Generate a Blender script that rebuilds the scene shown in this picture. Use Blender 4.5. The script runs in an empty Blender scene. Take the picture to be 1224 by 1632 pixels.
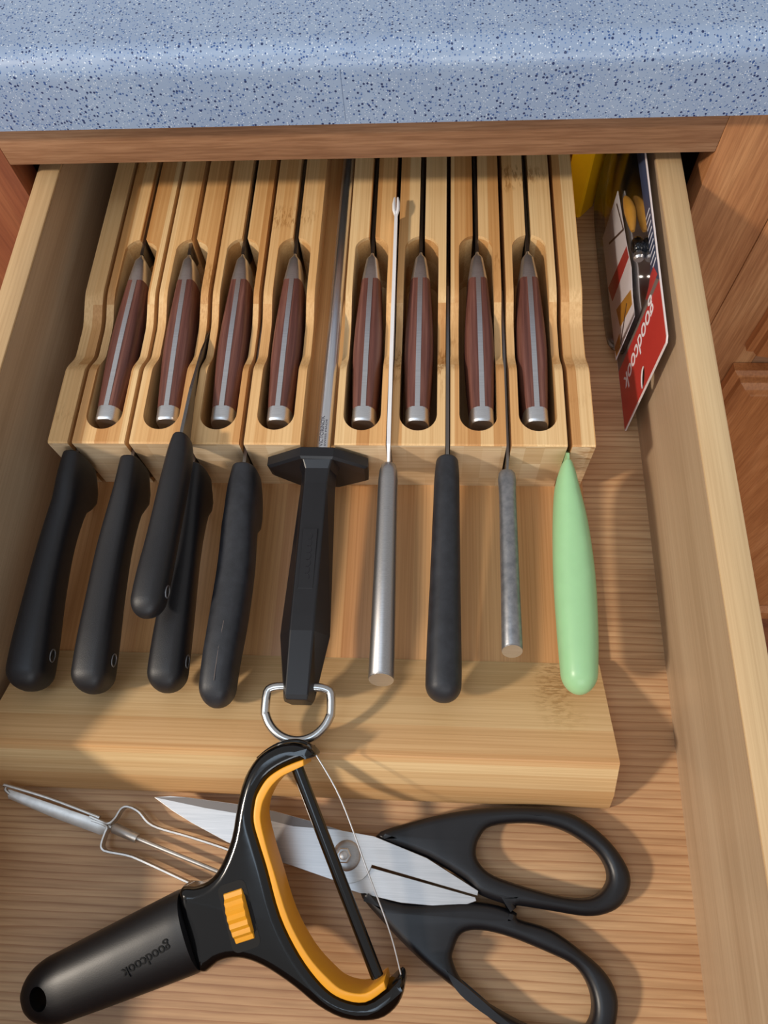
import bpy, bmesh, math, random
from mathutils import Vector, Matrix

random.seed(7)
S = 0.001                      # all shape numbers below are millimetres
scene = bpy.context.scene
COL = scene.collection


def srgb(r, g, b, a=1.0):
    def f(c):
        c /= 255.0
        return c / 12.92 if c <= 0.04045 else ((c + 0.055) / 1.055) ** 2.4
    return (f(r), f(g), f(b), a)


# ------------------------------------------------------------------ camera
cam = bpy.data.cameras.new('camera')
cam.sensor_fit = 'VERTICAL'
cam.sensor_height = 24.0
cam.lens = 24.0 * 1182.5 / 1632.0
cam.clip_start = 0.01
cam_ob = bpy.data.objects.new('camera', cam)
COL.objects.link(cam_ob)
cx = Vector((0.99777715, 0.03827777, -0.05454888))
cy = Vector((-0.01261038, 0.91223707, 0.40946857))
cf = Vector((-0.06543505, 0.4078705, -0.910692))
cam_ob.matrix_world = Matrix(((cx.x, cy.x, -cf.x, 0), (cx.y, cy.y, -cf.y, 0), (cx.z, cy.z, -cf.z, 0.36), (0, 0, 0, 1)))
scene.camera = cam_ob

# ------------------------------------------------------------------ light and exposure
w = bpy.data.worlds.new('world')
scene.world = w
w.use_nodes = True
w.node_tree.nodes['Background'].inputs[0].default_value = (0.95, 0.93, 0.92, 1)
w.node_tree.nodes['Background'].inputs[1].default_value = 0.46


def area_light(name, loc, target, size, power, color, shape='DISK', size_y=None):
    l = bpy.data.lights.new(name, 'AREA')
    l.shape = shape
    l.size = size
    if size_y:
        l.size_y = size_y
    l.energy = power
    l.color = color
    o = bpy.data.objects.new(name, l)
    COL.objects.link(o)
    o.location = loc
    d = Vector(target) - Vector(loc)
    o.rotation_euler = d.to_track_quat('-Z', 'Y').to_euler()
    return o


kd = Vector((-35, -17, 31)).normalized()
area_light('ceiling_lamp', Vector((-0.05, 0.15, 0.03)) + kd * 2.0, (-0.05, 0.15, 0.03), 0.16, 31.0, (1.0, 0.88, 0.74))
area_light('window_light', (0.15, -1.9, 0.80), (0.0, 0.3, 0.05), 1.1, 13.0, (0.90, 0.95, 1.0), 'RECTANGLE', 0.8)
area_light('overhead_fill', (-0.55, -0.45, 2.1), (-0.05, 0.1, 0.0), 0.9, 7.0, (0.62, 0.80, 1.0), 'RECTANGLE', 0.7)  # added soft blue fill from above, for sheen and softer shadows

scene.view_settings.view_transform = 'Standard'
scene.view_settings.look = 'None'
scene.view_settings.exposure = 0.0
scene.view_settings.gamma = 1.0
scene.view_settings.use_curve_mapping = False


# ------------------------------------------------------------------ materials
def new_mat(name):
    m = bpy.data.materials.new(name)
    m.use_nodes = True
    nt = m.node_tree
    return m, nt, nt.nodes['Principled BSDF']


def nd(nt, t, **kw):
    n = nt.nodes.new(t)
    for k, v in kw.items():
        setattr(n, k, v)
    return n


def ramp(nt, fac, stops):
    r = nd(nt, 'ShaderNodeValToRGB')
    el = r.color_ramp.elements
    el[0].position, el[0].color = stops[0]
    el[1].position, el[1].color = stops[-1]
    for p, c in stops[1:-1]:
        e = el.new(p)
        e.color = c
    nt.links.new(fac, r.inputs['Fac'])
    return r.outputs['Color']


def mixc(nt, fac, a, b, mode='MIX'):
    n = nd(nt, 'ShaderNodeMix', data_type='RGBA', blend_type=mode)
    for sock, v in ((n.inputs[0], fac), (n.inputs[6], a), (n.inputs[7], b)):
        if hasattr(v, 'default_value'):
            nt.links.new(v, sock)
        else:
            sock.default_value = v
    return n.outputs[2]


def math_n(nt, op, a, b=None):
    n = nd(nt, 'ShaderNodeMath', operation=op)
    for i, v in enumerate((a, b)):
        if v is None:
            continue
        if hasattr(v, 'default_value'):
            nt.links.new(v, n.inputs[i])
        else:
            n.inputs[i].default_value = v
    return n.outputs[0]


def coords(nt, scale, rnd=False, rot=(0, 0, 0)):
    tc = nd(nt, 'ShaderNodeTexCoord')
    mp = nd(nt, 'ShaderNodeMapping')
    mp.inputs['Scale'].default_value = scale
    mp.inputs['Rotation'].default_value = rot
    src = tc.outputs['Object']
    if rnd:
        oi = nd(nt, 'ShaderNodeObjectInfo')
        mul = math_n(nt, 'MULTIPLY', oi.outputs['Random'], 3.7)
        add = nd(nt, 'ShaderNodeVectorMath', operation='ADD')
        cmb = nd(nt, 'ShaderNodeCombineXYZ')
        for i in range(3):
            nt.links.new(mul, cmb.inputs[i])
        nt.links.new(src, add.inputs[0])
        nt.links.new(cmb.outputs[0], add.inputs[1])
        src = add.outputs[0]
    nt.links.new(src, mp.inputs['Vector'])
    return mp.outputs['Vector']


def noise(nt, vec, detail=4, rough=0.6, dist=0.0):
    n = nd(nt, 'ShaderNodeTexNoise')
    n.inputs['Scale'].default_value = 1.0
    n.inputs['Detail'].default_value = detail
    n.inputs['Roughness'].default_value = rough
    n.inputs['Distortion'].default_value = dist
    nt.links.new(vec, n.inputs['Vector'])
    return n.outputs['Fac']


def bump(nt, b, height, strength, dist=0.0004):
    n = nd(nt, 'ShaderNodeBump')
    n.inputs['Strength'].default_value = strength
    n.inputs['Distance'].default_value = dist
    nt.links.new(height, n.inputs['Height'])
    nt.links.new(n.outputs[0], b.inputs['Normal'])


def ax(along, across, axis):
    return {'X': (along, across, across), 'Y': (across, along, across), 'Z': (across, across, along)}[axis]


def wood(name, axis, dark, mid, light, rough=0.5, broad=(3, 45), fine=(10, 700), rnd=False, fine_amt=0.35, wave=None, bstr=0.15):
    m, nt, b = new_mat(name)
    n1 = noise(nt, coords(nt, ax(broad[0], broad[1], axis), rnd), 5, 0.55, 0.6)
    n2 = noise(nt, coords(nt, ax(fine[0], fine[1], axis), rnd), 3, 0.6)
    base = ramp(nt, n1, [(0.28, dark), (0.5, mid), (0.72, light)])
    streak = ramp(nt, n2, [(0.36, (0.55, 0.46, 0.38, 1)), (0.62, (1, 1, 1, 1))])
    c = mixc(nt, fine_amt, base, streak, 'MULTIPLY')
    if wave:
        wv = nd(nt, 'ShaderNodeTexWave', wave_type='BANDS', bands_direction=wave[0], wave_profile='SAW')
        wv.inputs['Scale'].default_value = 1.0
        wv.inputs['Distortion'].default_value = wave[2]
        wv.inputs['Detail'].default_value = 3
        wv.inputs['Detail Scale'].default_value = 0.6
        nt.links.new(coords(nt, wave[1], rnd), wv.inputs['Vector'])
        g = ramp(nt, wv.outputs['Fac'], [(0.0, (1, 1, 1, 1)), (0.7, (0.96, 0.94, 0.92, 1)), (1.0, wave[3])])
        c = mixc(nt, 0.8, c, g, 'MULTIPLY')
    nt.links.new(c, b.inputs['Base Color'])
    b.inputs['Roughness'].default_value = rough
    bump(nt, b, n2, bstr)
    return m


def bamboo(name, axis, strip_axis, strip_mm, c1, c2, c3, rough=0.42, node_at=None):
    """laminated bamboo: strips of slightly different tint, fine straight fibres, dark nodes now and then"""
    m, nt, b = new_mat(name)
    tc = nd(nt, 'ShaderNodeTexCoord')
    sep = nd(nt, 'ShaderNodeSeparateXYZ')
    nt.links.new(tc.outputs['Object'], sep.inputs[0])
    oi = nd(nt, 'ShaderNodeObjectInfo')
    a = math_n(nt, 'DIVIDE', sep.outputs['XYZ'.index(strip_axis)], strip_mm * S)
    a = math_n(nt, 'ADD', a, math_n(nt, 'MULTIPLY', oi.outputs['Random'], 7.0))
    cell = math_n(nt, 'FLOOR', a)
    layer = math_n(nt, 'FLOOR', math_n(nt, 'DIVIDE', sep.outputs['Z' if strip_axis != 'Z' else 'XYZ'.index('Y')], 16 * S))
    wn = nd(nt, 'ShaderNodeTexWhiteNoise', noise_dimensions='3D')
    cmb = nd(nt, 'ShaderNodeCombineXYZ')
    nt.links.new(cell, cmb.inputs[0])
    nt.links.new(oi.outputs['Random'], cmb.inputs[1])
    nt.links.new(layer, cmb.inputs[2])
    nt.links.new(cmb.outputs[0], wn.inputs['Vector'])
    strip = ramp(nt, wn.outputs['Value'], [(0.0, c1), (0.45, c2), (1.0, c3)])
    n2 = noise(nt, coords(nt, ax(9, 1100, axis), True), 3, 0.6)
    fib = ramp(nt, n2, [(0.36, (0.74, 0.64, 0.52, 1)), (0.60, (1, 1, 1, 1))])
    c = mixc(nt, 0.55, strip, fib, 'MULTIPLY')
    n3 = noise(nt, coords(nt, ax(3.0, 40, axis), True), 2, 0.5)
    c = mixc(nt, 0.5, c, ramp(nt, n3, [(0.35, (0.86, 0.78, 0.68, 1)), (0.6, (1, 1, 1, 1))]), 'MULTIPLY')
    # nodes: short dark flecks gathered in narrow bands across the grain
    band = noise(nt, coords(nt, ax(22, 9, axis), True), 1, 0.4)
    fleck = noise(nt, coords(nt, ax(160, 900, axis), True), 2, 0.6)
    bm = ramp(nt, band, [(0.66, (0, 0, 0, 1)), (0.72, (1, 1, 1, 1))])
    fm = ramp(nt, fleck, [(0.5, (0, 0, 0, 1)), (0.58, (1, 1, 1, 1))])
    f = math_n(nt, 'MULTIPLY', math_n(nt, 'MULTIPLY', bm, fm), 0.6)
    c = mixc(nt, f, c, srgb(150, 98, 40))
    if node_at:     # one big node of the cane, a band of dark torn flecks across the strips
        wob = noise(nt, coords(nt, (30, 60, 60)), 2, 0.5)
        d = math_n(nt, 'ABSOLUTE', math_n(nt, 'SUBTRACT', math_n(nt, 'ADD', sep.outputs[0], math_n(nt, 'MULTIPLY', math_n(nt, 'SUBTRACT', wob, 0.5), 22 * S)), node_at * S))
        near = ramp(nt, math_n(nt, 'DIVIDE', d, 12 * S), [(0.3, (1, 1, 1, 1)), (0.95, (0, 0, 0, 1))])
        fl2 = ramp(nt, noise(nt, coords(nt, (240, 1100, 900)), 3, 0.6), [(0.47, (0, 0, 0, 1)), (0.56, (1, 1, 1, 1))])
        fade = ramp(nt, math_n(nt, 'DIVIDE', sep.outputs[1], 100 * S), [(0.44, (0, 0, 0, 1)), (0.64, (1, 1, 1, 1))])
        c = mixc(nt, math_n(nt, 'MULTIPLY', math_n(nt, 'MULTIPLY', math_n(nt, 'MULTIPLY', near, fl2), fade), 0.5), c, srgb(150, 102, 44))
    nt.links.new(c, b.inputs['Base Color'])
    b.inputs['Roughness'].default_value = rough
    bump(nt, b, n2, 0.08)
    return m


def plain(name, col, rough=0.5, metal=0.0, mott=0.0, mscale=120, spec=0.5, bstr=0.0, coat=0.0, mcol=None):
    m, nt, b = new_mat(name)
    n = noise(nt, coords(nt, (mscale,) * 3), 5, 0.6)
    if mcol is None:
        mcol = tuple(c * (1 - mott) for c in col[:3]) + (1,)
    c = ramp(nt, n, [(0.35, col), (0.7, mcol)])
    nt.links.new(c, b.inputs['Base Color'])
    b.inputs['Roughness'].default_value = rough
    b.inputs['Metallic'].default_value = metal
    b.inputs['Specular IOR Level'].default_value = spec
    b.inputs['Coat Weight'].default_value = coat
    b.inputs['Coat Roughness'].default_value = 0.05
    if bstr:
        n2 = noise(nt, coords(nt, (2500,) * 3), 2, 0.5)
        bump(nt, b, n2, bstr, 0.0002)
    return m


def steel(name, axis, col, rough, amt=0.12):
    m, nt, b = new_mat(name)
    n = noise(nt, coords(nt, ax(40, 3000, axis), False), 3, 0.6)
    nt.links.new(ramp(nt, n, [(0.3, tuple(c * 0.8 for c in col[:3]) + (1,)), (0.7, col)]), b.inputs['Base Color'])
    mr = nd(nt, 'ShaderNodeMapRange')
    mr.inputs['To Min'].default_value = rough - amt * 0.5
    mr.inputs['To Max'].default_value = rough + amt * 0.5
    nt.links.new(n, mr.inputs['Value'])
    nt.links.new(mr.outputs[0], b.inputs['Roughness'])
    b.inputs['Metallic'].default_value = 1.0
    return m


M = {}
M['bamboo_y'] = bamboo('bamboo_along', 'Y', 'X', 6.2, srgb(200, 146, 88), srgb(224, 178, 120), srgb(236, 202, 150))
M['bamboo_base'] = bamboo('bamboo_base', 'Y', 'X', 17, srgb(198, 144, 94), srgb(212, 160, 108), srgb(220, 172, 120))
M['bamboo_end'] = bamboo('bamboo_end_grain', 'X', 'X', 9.0, srgb(214, 182, 142), srgb(226, 198, 160), srgb(234, 210, 176), 0.35)
M['bamboo_x'] = bamboo('bamboo_across', 'X', 'Z', 6.5, srgb(214, 166, 112), srgb(224, 182, 130), srgb(234, 202, 152), node_at=58)
M['drawer_side'] = wood('drawer_side_maple', 'Y', srgb(184, 150, 108), srgb(204, 172, 128), srgb(218, 190, 146), 0.45, (2.2, 38), (9, 800), fine_amt=0.3, bstr=0.05)
M['drawer_wall'] = wood('drawer_wall_sheen_tint', 'Y', srgb(168, 142, 112), srgb(182, 156, 126), srgb(194, 170, 140), 0.34, (2.2, 38), (9, 800), fine_amt=0.25, bstr=0.04)  # maple, greyed in its colour for the bluish sheen on the walls
M['drawer_floor'] = wood('drawer_floor_oak', 'X', srgb(184, 140, 98), srgb(204, 162, 118), srgb(218, 180, 136), 0.5, (6, 40), (22, 520), fine_amt=0.45,
                         wave=('Y', (7, 95, 1), 7.5, (0.60, 0.43, 0.31, 1)), bstr=0.05)
M['oak_x'] = wood('cabinet_oak_across', 'X', srgb(138, 98, 70), srgb(160, 118, 86), srgb(182, 142, 108), 0.5, (8, 90), (40, 900), fine_amt=0.6)
M['oak_z'] = wood('cabinet_oak_upright', 'Z', srgb(164, 108, 66), srgb(184, 128, 82), srgb(200, 148, 100), 0.45, (8, 70), (34, 800), fine_amt=0.6)
M['oak_red'] = wood('cabinet_oak_red', 'Z', srgb(120, 62, 36), srgb(142, 80, 48), srgb(154, 94, 58), 0.5, (8, 60), (30, 700), fine_amt=0.4)
M['oak_door'] = wood('cabinet_door_oak', 'Z', srgb(172, 108, 60), srgb(192, 126, 74), srgb(206, 142, 90), 0.4, (6, 60), (30, 700), fine_amt=0.5)
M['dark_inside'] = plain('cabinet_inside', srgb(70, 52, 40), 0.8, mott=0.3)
M['rosewood'] = wood('steak_handle_wood', 'Y', srgb(84, 48, 42), srgb(108, 66, 57), srgb(134, 90, 78), 0.45, (8, 420), (30, 2200), rnd=True, fine_amt=0.6)
M['black_grip'] = plain('black_nylon', srgb(23, 22, 26), 0.48, mott=0.25, mscale=300, bstr=0.25, spec=0.5)
M['black_worn'] = plain('black_nylon_worn', srgb(30, 31, 36), 0.48, mscale=140, bstr=0.25, mcol=srgb(43, 45, 51), spec=0.45)
M['black_plain'] = plain('black_plastic', srgb(19, 19, 24), 0.40, mott=0.2, bstr=0.05)
M['black_gloss'] = plain('black_gloss_plastic', srgb(5, 5, 6), 0.14, mott=0.1, mscale=80, coat=0.2)
M['black_rubber'] = plain('black_soft_rubber', srgb(17, 16, 19), 0.42, mott=0.15, bstr=0.1)
M['black_hole'] = plain('black_recess', srgb(10, 9, 9), 0.8)
M['bolster'] = steel('bolster_steel', 'X', (0.74, 0.75, 0.77, 1), 0.40)
M['blade'] = steel('blade_steel', 'Y', (0.60, 0.60, 0.61, 1), 0.26)
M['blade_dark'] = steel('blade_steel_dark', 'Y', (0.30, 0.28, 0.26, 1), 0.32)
M['blade_white_shine'] = plain('blade_painted_shine', (0.92, 0.91, 0.92, 1), 0.45, 0.2, mott=0.05)  # near-white colour paints the light that the steel spine reflects
M['scissor_steel'] = steel('scissor_steel', 'X', (0.66, 0.645, 0.64, 1), 0.40)
M['scissor_grind'] = plain('scissor_ground_edge', (0.20, 0.18, 0.17, 1), 0.45, 0.6)
M['tube_steel'] = steel('brushed_tube_steel', 'X', (0.47, 0.46, 0.46, 1), 0.40)
M['dull_steel'] = plain('dull_grey_metal', (0.20, 0.205, 0.22, 1), 0.42, 0.75, mscale=260, mcol=(0.32, 0.32, 0.33, 1), bstr=0.1)
M['chrome'] = steel('polished_steel', 'Y', (0.82, 0.83, 0.86, 1), 0.31, 0.06)
M['ring_steel'] = plain('ring_steel', (0.62, 0.61, 0.60, 1), 0.26, 1.0, mott=0.15)
M['peeler_steel'] = plain('peeler_steel', (0.66, 0.62, 0.58, 1), 0.40, 0.9, mott=0.2, mscale=200)
M['green'] = plain('mint_green_plastic', srgb(158, 206, 154), 0.36, mott=0.05, spec=0.5)
M['green'].node_tree.nodes['Principled BSDF'].inputs['Subsurface Weight'].default_value = 0.15
M['green'].node_tree.nodes['Principled BSDF'].inputs['Subsurface Radius'].default_value = (0.002, 0.003, 0.002)
M['orange'] = plain('orange_plastic', srgb(242, 168, 42), 0.36, mott=0.06)
M['yellow'] = plain('yellow_plastic', srgb(250, 184, 12), 0.40, mott=0.06)
M['card_red'] = plain('card_red_print', srgb(186, 52, 46), 0.4, mott=0.05)
M['card_grey'] = plain('card_grey_print', srgb(118, 104, 98), 0.45, mott=0.2, mscale=60)
M['card_blue'] = plain('card_blue_print', srgb(62, 70, 98), 0.35, mott=0.25, mscale=50)
M['food'] = plain('golden_print', srgb(196, 140, 48), 0.5, mott=0.25, mscale=90)
M['line'] = plain('brown_line_print', srgb(84, 60, 50), 0.5)
M['card_edge'] = plain('card_board', srgb(226, 214, 212), 0.6)
M['white'] = plain('white_print', srgb(232, 228, 232), 0.5)
M['ink'] = plain('dark_ink', srgb(72, 72, 84), 0.5)
M['seam'] = plain('laminate_seam', srgb(104, 122, 152), 0.5)
M['emboss'] = plain('embossed_black', srgb(4, 4, 4), 0.85)
M['emboss_dull'] = plain('embossed_dark', srgb(30, 29, 35), 0.35)

# laminate with blue, navy and white specks
m, nt, b = new_mat('speckled_laminate')
base = ramp(nt, noise(nt, coords(nt, (30, 30, 30)), 3), [(0.3, srgb(138, 157, 186)), (0.7, srgb(149, 168, 195))])


def specks(c, scale, thr, prob, col, off):
    v = nd(nt, 'ShaderNodeTexVoronoi')
    v.inputs['Scale'].default_value = scale
    mp = nd(nt, 'ShaderNodeMapping')
    mp.inputs['Location'].default_value = (off, off * 2, off * 3)
    tc = nd(nt, 'ShaderNodeTexCoord')
    nt.links.new(tc.outputs['Object'], mp.inputs[0])
    nt.links.new(mp.outputs[0], v.inputs['Vector'])
    sp = nd(nt, 'ShaderNodeSeparateColor')
    nt.links.new(v.outputs['Color'], sp.inputs[0])
    lim = math_n(nt, 'MULTIPLY', math_n(nt, 'LESS_THAN', sp.outputs[0], prob), math_n(nt, 'ADD', math_n(nt, 'MULTIPLY', sp.outputs[1], thr * 0.7), thr * 0.45))
    f = math_n(nt, 'LESS_THAN', v.outputs['Distance'], lim)
    return mixc(nt, f, c, col)


c = specks(base, 900, 0.34, 0.5, srgb(96, 126, 172), 0.13)
c = specks(c, 1050, 0.36, 0.3, srgb(200, 212, 226), 0.37)
c = specks(c, 760, 0.36, 0.42, srgb(58, 88, 142), 0.71)
c = specks(c, 620, 0.34, 0.24, srgb(40, 56, 98), 0.53)
nt.links.new(c, b.inputs['Base Color'])
b.inputs['Roughness'].default_value = 0.33
M['laminate'] = m

# thin clear blister plastic
m, nt, b = new_mat('clear_blister')
tr = nd(nt, 'ShaderNodeBsdfTransparent')
tr.inputs[0].default_value = (0.93, 0.92, 0.92, 1)
gl = nd(nt, 'ShaderNodeBsdfGlossy')
gl.inputs['Roughness'].default_value = 0.12
fr = nd(nt, 'ShaderNodeFresnel')
fr.inputs['IOR'].default_value = 1.38
mx = nd(nt, 'ShaderNodeMixShader')
nt.links.new(fr.outputs[0], mx.inputs[0])
nt.links.new(tr.outputs[0], mx.inputs[1])
nt.links.new(gl.outputs[0], mx.inputs[2])
nt.links.new(mx.outputs[0], nt.nodes['Material Output'].inputs[0])
M['clear'] = m


# ------------------------------------------------------------------ building helpers
def link(name, me, mat, parent=None, loc=None, smooth=False):
    o = bpy.data.objects.new(name, me)
    COL.objects.link(o)
    if mat is not None:
        me.materials.clear()
        me.materials.append(mat)
    for p in me.polygons:
        p.use_smooth = bool(smooth)
    if smooth:
        me.set_sharp_from_angle(angle=math.radians(smooth if smooth > 1 else 42))
    if parent:
        o.parent = parent
    if loc:
        o.location = Vector(loc) * S
    return o


def mesh_from(name, verts, faces):
    me = bpy.data.meshes.new(name)
    me.from_pydata([Vector(v) * S for v in verts], [], faces)
    bm = bmesh.new()
    bm.from_mesh(me)
    bmesh.ops.recalc_face_normals(bm, faces=bm.faces)
    bm.to_mesh(me)
    bm.free()
    return me


def thing(name, label, cat, loc=(0, 0, 0), group=None, rz=0.0):
    o = bpy.data.objects.new(name, None)
    COL.objects.link(o)
    o.empty_display_size = 0.01
    o.location = Vector(loc) * S
    o.rotation_euler = (0, 0, rz)
    tag(o, label, cat, group)
    return o


def tag(o, label, cat, group=None):
    o['label'] = label
    o['category'] = cat
    if group:
        o['group'] = group


def box(name, x, y, z, mat, parent=None, bev=0.0, seg=2):
    bm = bmesh.new()
    bmesh.ops.create_cube(bm, size=1.0)
    for v in bm.verts:
        v.co = Vector(((x[0] + x[1]) / 2 + v.co.x * (x[1] - x[0]), (y[0] + y[1]) / 2 + v.co.y * (y[1] - y[0]), (z[0] + z[1]) / 2 + v.co.z * (z[1] - z[0]))) * S
    if bev:
        bmesh.ops.bevel(bm, geom=bm.edges[:], offset=bev * S, segments=seg, affect='EDGES', profile=0.5)
    me = bpy.data.meshes.new(name)
    bm.to_mesh(me)
    bm.free()
    return link(name, me, mat, parent, smooth=30 if bev else False)


def prism(name, poly, axis, a0, a1, mat, parent=None, smooth=False):
    """polygon in the two other axes, pulled along one axis"""
    def p(u, v, t):
        return {'X': (t, u, v), 'Y': (u, t, v), 'Z': (u, v, t)}[axis]
    n = len(poly)
    vs = [p(u, v, a0) for u, v in poly] + [p(u, v, a1) for u, v in poly]
    fs = [tuple(range(n)), tuple(range(2 * n - 1, n - 1, -1))] + [(i, (i + 1) % n, n + (i + 1) % n, n + i) for i in range(n)]
    return link(name, mesh_from(name, vs, fs), mat, parent, smooth=smooth)


def skin_rings(rings, cap=True):
    n = len(rings[0])
    vs = [v for r in rings for v in r]
    fs = []
    for k in range(len(rings) - 1):
        for i in range(n):
            j = (i + 1) % n
            fs.append((k * n + i, k * n + j, (k + 1) * n + j, (k + 1) * n + i))
    if cap:
        fs.append(tuple(range(n)))
        fs.append(tuple(range((len(rings) - 1) * n + n - 1, (len(rings) - 1) * n - 1, -1)))
    return vs, fs


def super_ring(c, u, v, e=2.0, n=24):
    out = []
    for i in range(n):
        t = 2 * math.pi * i / n
        ct, st = math.cos(t), math.sin(t)
        a = math.copysign(abs(ct) ** (2.0 / e), ct)
        b_ = math.copysign(abs(st) ** (2.0 / e), st)
        out.append(Vector(c) + Vector(u) * a + Vector(v) * b_)
    return out


def interp(tab, t):
    """smooth interpolation of rows (t, a, b, ...)"""
    if t >= tab[0][0]:
        return tab[0][1:]
    for a, b_ in zip(tab, tab[1:]):
        if a[0] >= t >= b_[0]:
            k = (a[0] - t) / (a[0] - b_[0])
            return tuple(p + (q - p) * k for p, q in zip(a[1:], b_[1:]))
    return tab[-1][1:]


def catmull(pts, per=6, closed=False):
    P = [Vector(p) for p in pts]
    n = len(P)
    out = []
    rng = range(n if closed else n - 1)
    for i in rng:
        if closed:
            p0, p1, p2, p3 = P[(i - 1) % n], P[i], P[(i + 1) % n], P[(i + 2) % n]
        else:
            p0, p1, p2, p3 = P[max(i - 1, 0)], P[i], P[i + 1], P[min(i + 2, n - 1)]
        for k in range(per):
            t = k / per
            out.append(0.5 * ((2 * p1) + (p2 - p0) * t + (2 * p0 - 5 * p1 + 4 * p2 - p3) * t * t + (3 * p1 - p0 - 3 * p2 + p3) * t ** 3))
    if not closed:
        out.append(P[-1])
    return out


def handle_loft(name, tab, mat, parent, e=2.6, n=28, steps=None, front=1.2, back=8.0):
    """rows (y, x, ztop, zbottom, half_width) from the blade end backwards; both ends are rounded off"""
    y0, y1 = tab[0][0], tab[-1][0]
    ys = []
    for k in range(7):
        ys.append(y0 - front * (1 - math.cos(k / 6 * math.pi / 2)))
    m_ = steps or 22
    for k in range(1, m_):
        ys.append(y0 - front + (y1 + back - y0 + front) * k / m_)
    for k in range(9):
        ys.append(y1 + back * (1 - math.sin(k / 8 * math.pi / 2)))
    sp = [Vector(r) for r in []]
    rings = []
    for y in ys:
        x, zt, zb, hw = interp(tab, y)
        s = 1.0
        if y > y0 - front:
            q = (y - (y0 - front)) / front
            s = 0.72 + 0.28 * math.sqrt(max(0, 1 - q * q))
        if y < y1 + back:
            q = ((y1 + back) - y) / back
            s = math.sqrt(max(0.0, 1 - q * q)) * 0.97 + 0.03
        rings.append(super_ring((x, y, (zt + zb) / 2), (hw * s, 0, 0), (0, 0, (zt - zb) / 2 * (s if y < y1 + back else (0.8 + 0.2 * s))), e, n))
    vs, fs = skin_rings(rings)
    return link(name, mesh_from(name, vs, fs), mat, parent, smooth=60)


def smooth_tab(tab, per=5):
    """catmull-rom through the rows so that profiles bend softly"""
    n = len(tab)
    out = []
    for i in range(n - 1):
        a, b_, c_, d = tab[max(i - 1, 0)], tab[i], tab[i + 1], tab[min(i + 2, n - 1)]
        for k in range(per):
            t = k / per
            row = []
            for j in range(len(b_)):
                row.append(0.5 * (2 * b_[j] + (c_[j] - a[j]) * t + (2 * a[j] - 5 * b_[j] + 4 * c_[j] - d[j]) * t * t + (3 * b_[j] - a[j] - 3 * c_[j] + d[j]) * t ** 3))
            out.append(tuple(row))
    out.append(tab[-1])
    return [r for i, r in enumerate(out) if i == 0 or r[0] < out[i - 1][0]]


def tube_mesh(name, pts, r, n=12, closed=False, flat=None):
    """round wire (or a flat band: flat = half height along world Z, r = half thickness)"""
    P = [Vector(p) for p in pts]
    m_ = len(P)
    rings = []
    up = Vector((0, 0, 1))
    for i in range(m_):
        a = P[(i - 1) % m_] if closed else P[max(i - 1, 0)]
        b_ = P[(i + 1) % m_] if closed else P[min(i + 1, m_ - 1)]
        t = (b_ - a).normalized()
        s = t.cross(up)
        if s.length < 1e-4:
            s = Vector((1, 0, 0))
        s.normalize()
        v = s.cross(t).normalized()
        rr = r[i] if isinstance(r, (list, tuple)) else r
        fl = flat[i] if isinstance(flat, (list, tuple)) else flat
        rings.append(super_ring(P[i], s * rr, v * (fl if fl else rr), 4.0 if fl else 2.0, n))
    vs, fs = skin_rings(rings, not closed)
    if closed:
        k = (m_ - 1) * n
        for i in range(n):
            j = (i + 1) % n
            fs.append((k + i, k + j, j, i))
    return mesh_from(name, vs, fs)


def tube(name, pts, r, mat, parent, n=12, closed=False, flat=None):
    return link(name, tube_mesh(name, pts, r, n, closed, flat), mat, parent, smooth=50)


def eval_mesh(o):
    dg = bpy.context.evaluated_depsgraph_get()
    me = bpy.data.meshes.new_from_object(o.evaluated_get(dg))
    return me


def plate_mesh(name, loops, half, bev, res=3):
    """flat shape with holes, rounded rim: loops of 2-D points (mm), first the outline"""
    cu = bpy.data.curves.new(name, 'CURVE')
    cu.dimensions = '2D'
    cu.fill_mode = 'BOTH'
    cu.extrude = max(half - bev, 0.0) * S
    cu.bevel_depth = bev * S
    cu.bevel_resolution = res
    cu.offset = -bev * S
    for lp in loops:
        sp = cu.splines.new('POLY')
        sp.points.add(len(lp) - 1)
        for p, q in zip(sp.points, lp):
            p.co = (q[0] * S, q[1] * S, 0, 1)
        sp.use_cyclic_u = True
    o = bpy.data.objects.new(name, cu)
    COL.objects.link(o)
    me = eval_mesh(o)
    bpy.data.objects.remove(o)
    bpy.data.curves.remove(cu)
    bm = bmesh.new()
    bm.from_mesh(me)
    bmesh.ops.remove_doubles(bm, verts=bm.verts, dist=1e-6)
    bmesh.ops.recalc_face_normals(bm, faces=bm.faces)
    bm.to_mesh(me)
    bm.free()
    return me


def plate(name, loops, half, bev, mat, parent, mtx=None, z=0.0, res=3, smooth=40):
    me = plate_mesh(name, loops, half, bev, res)
    me.transform(mtx if mtx is not None else Matrix.Translation((0, 0, z * S)))
    return link(name, me, mat, parent, smooth=smooth)


def text_part(name, body, size, mtx, mat, parent, thick=0.05, shear=0.0, fit=None, bold=0.0):
    cu = bpy.data.curves.new(name, 'FONT')
    cu.body = body
    cu.size = size * S
    cu.extrude = thick * S
    cu.offset = bold * S
    cu.shear = shear
    cu.align_x = 'CENTER'
    cu.align_y = 'CENTER'
    o = bpy.data.objects.new(name, cu)
    COL.objects.link(o)
    me = eval_mesh(o)
    bpy.data.objects.remove(o)
    bpy.data.curves.remove(cu)
    if fit:
        xs = [v.co.x for v in me.vertices]
        k = fit * S / (max(xs) - min(xs))
        me.transform(Matrix.Scale(k, 4, (1, 0, 0)))
    me.transform(mtx)
    return link(name, me, mat, parent)


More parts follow.
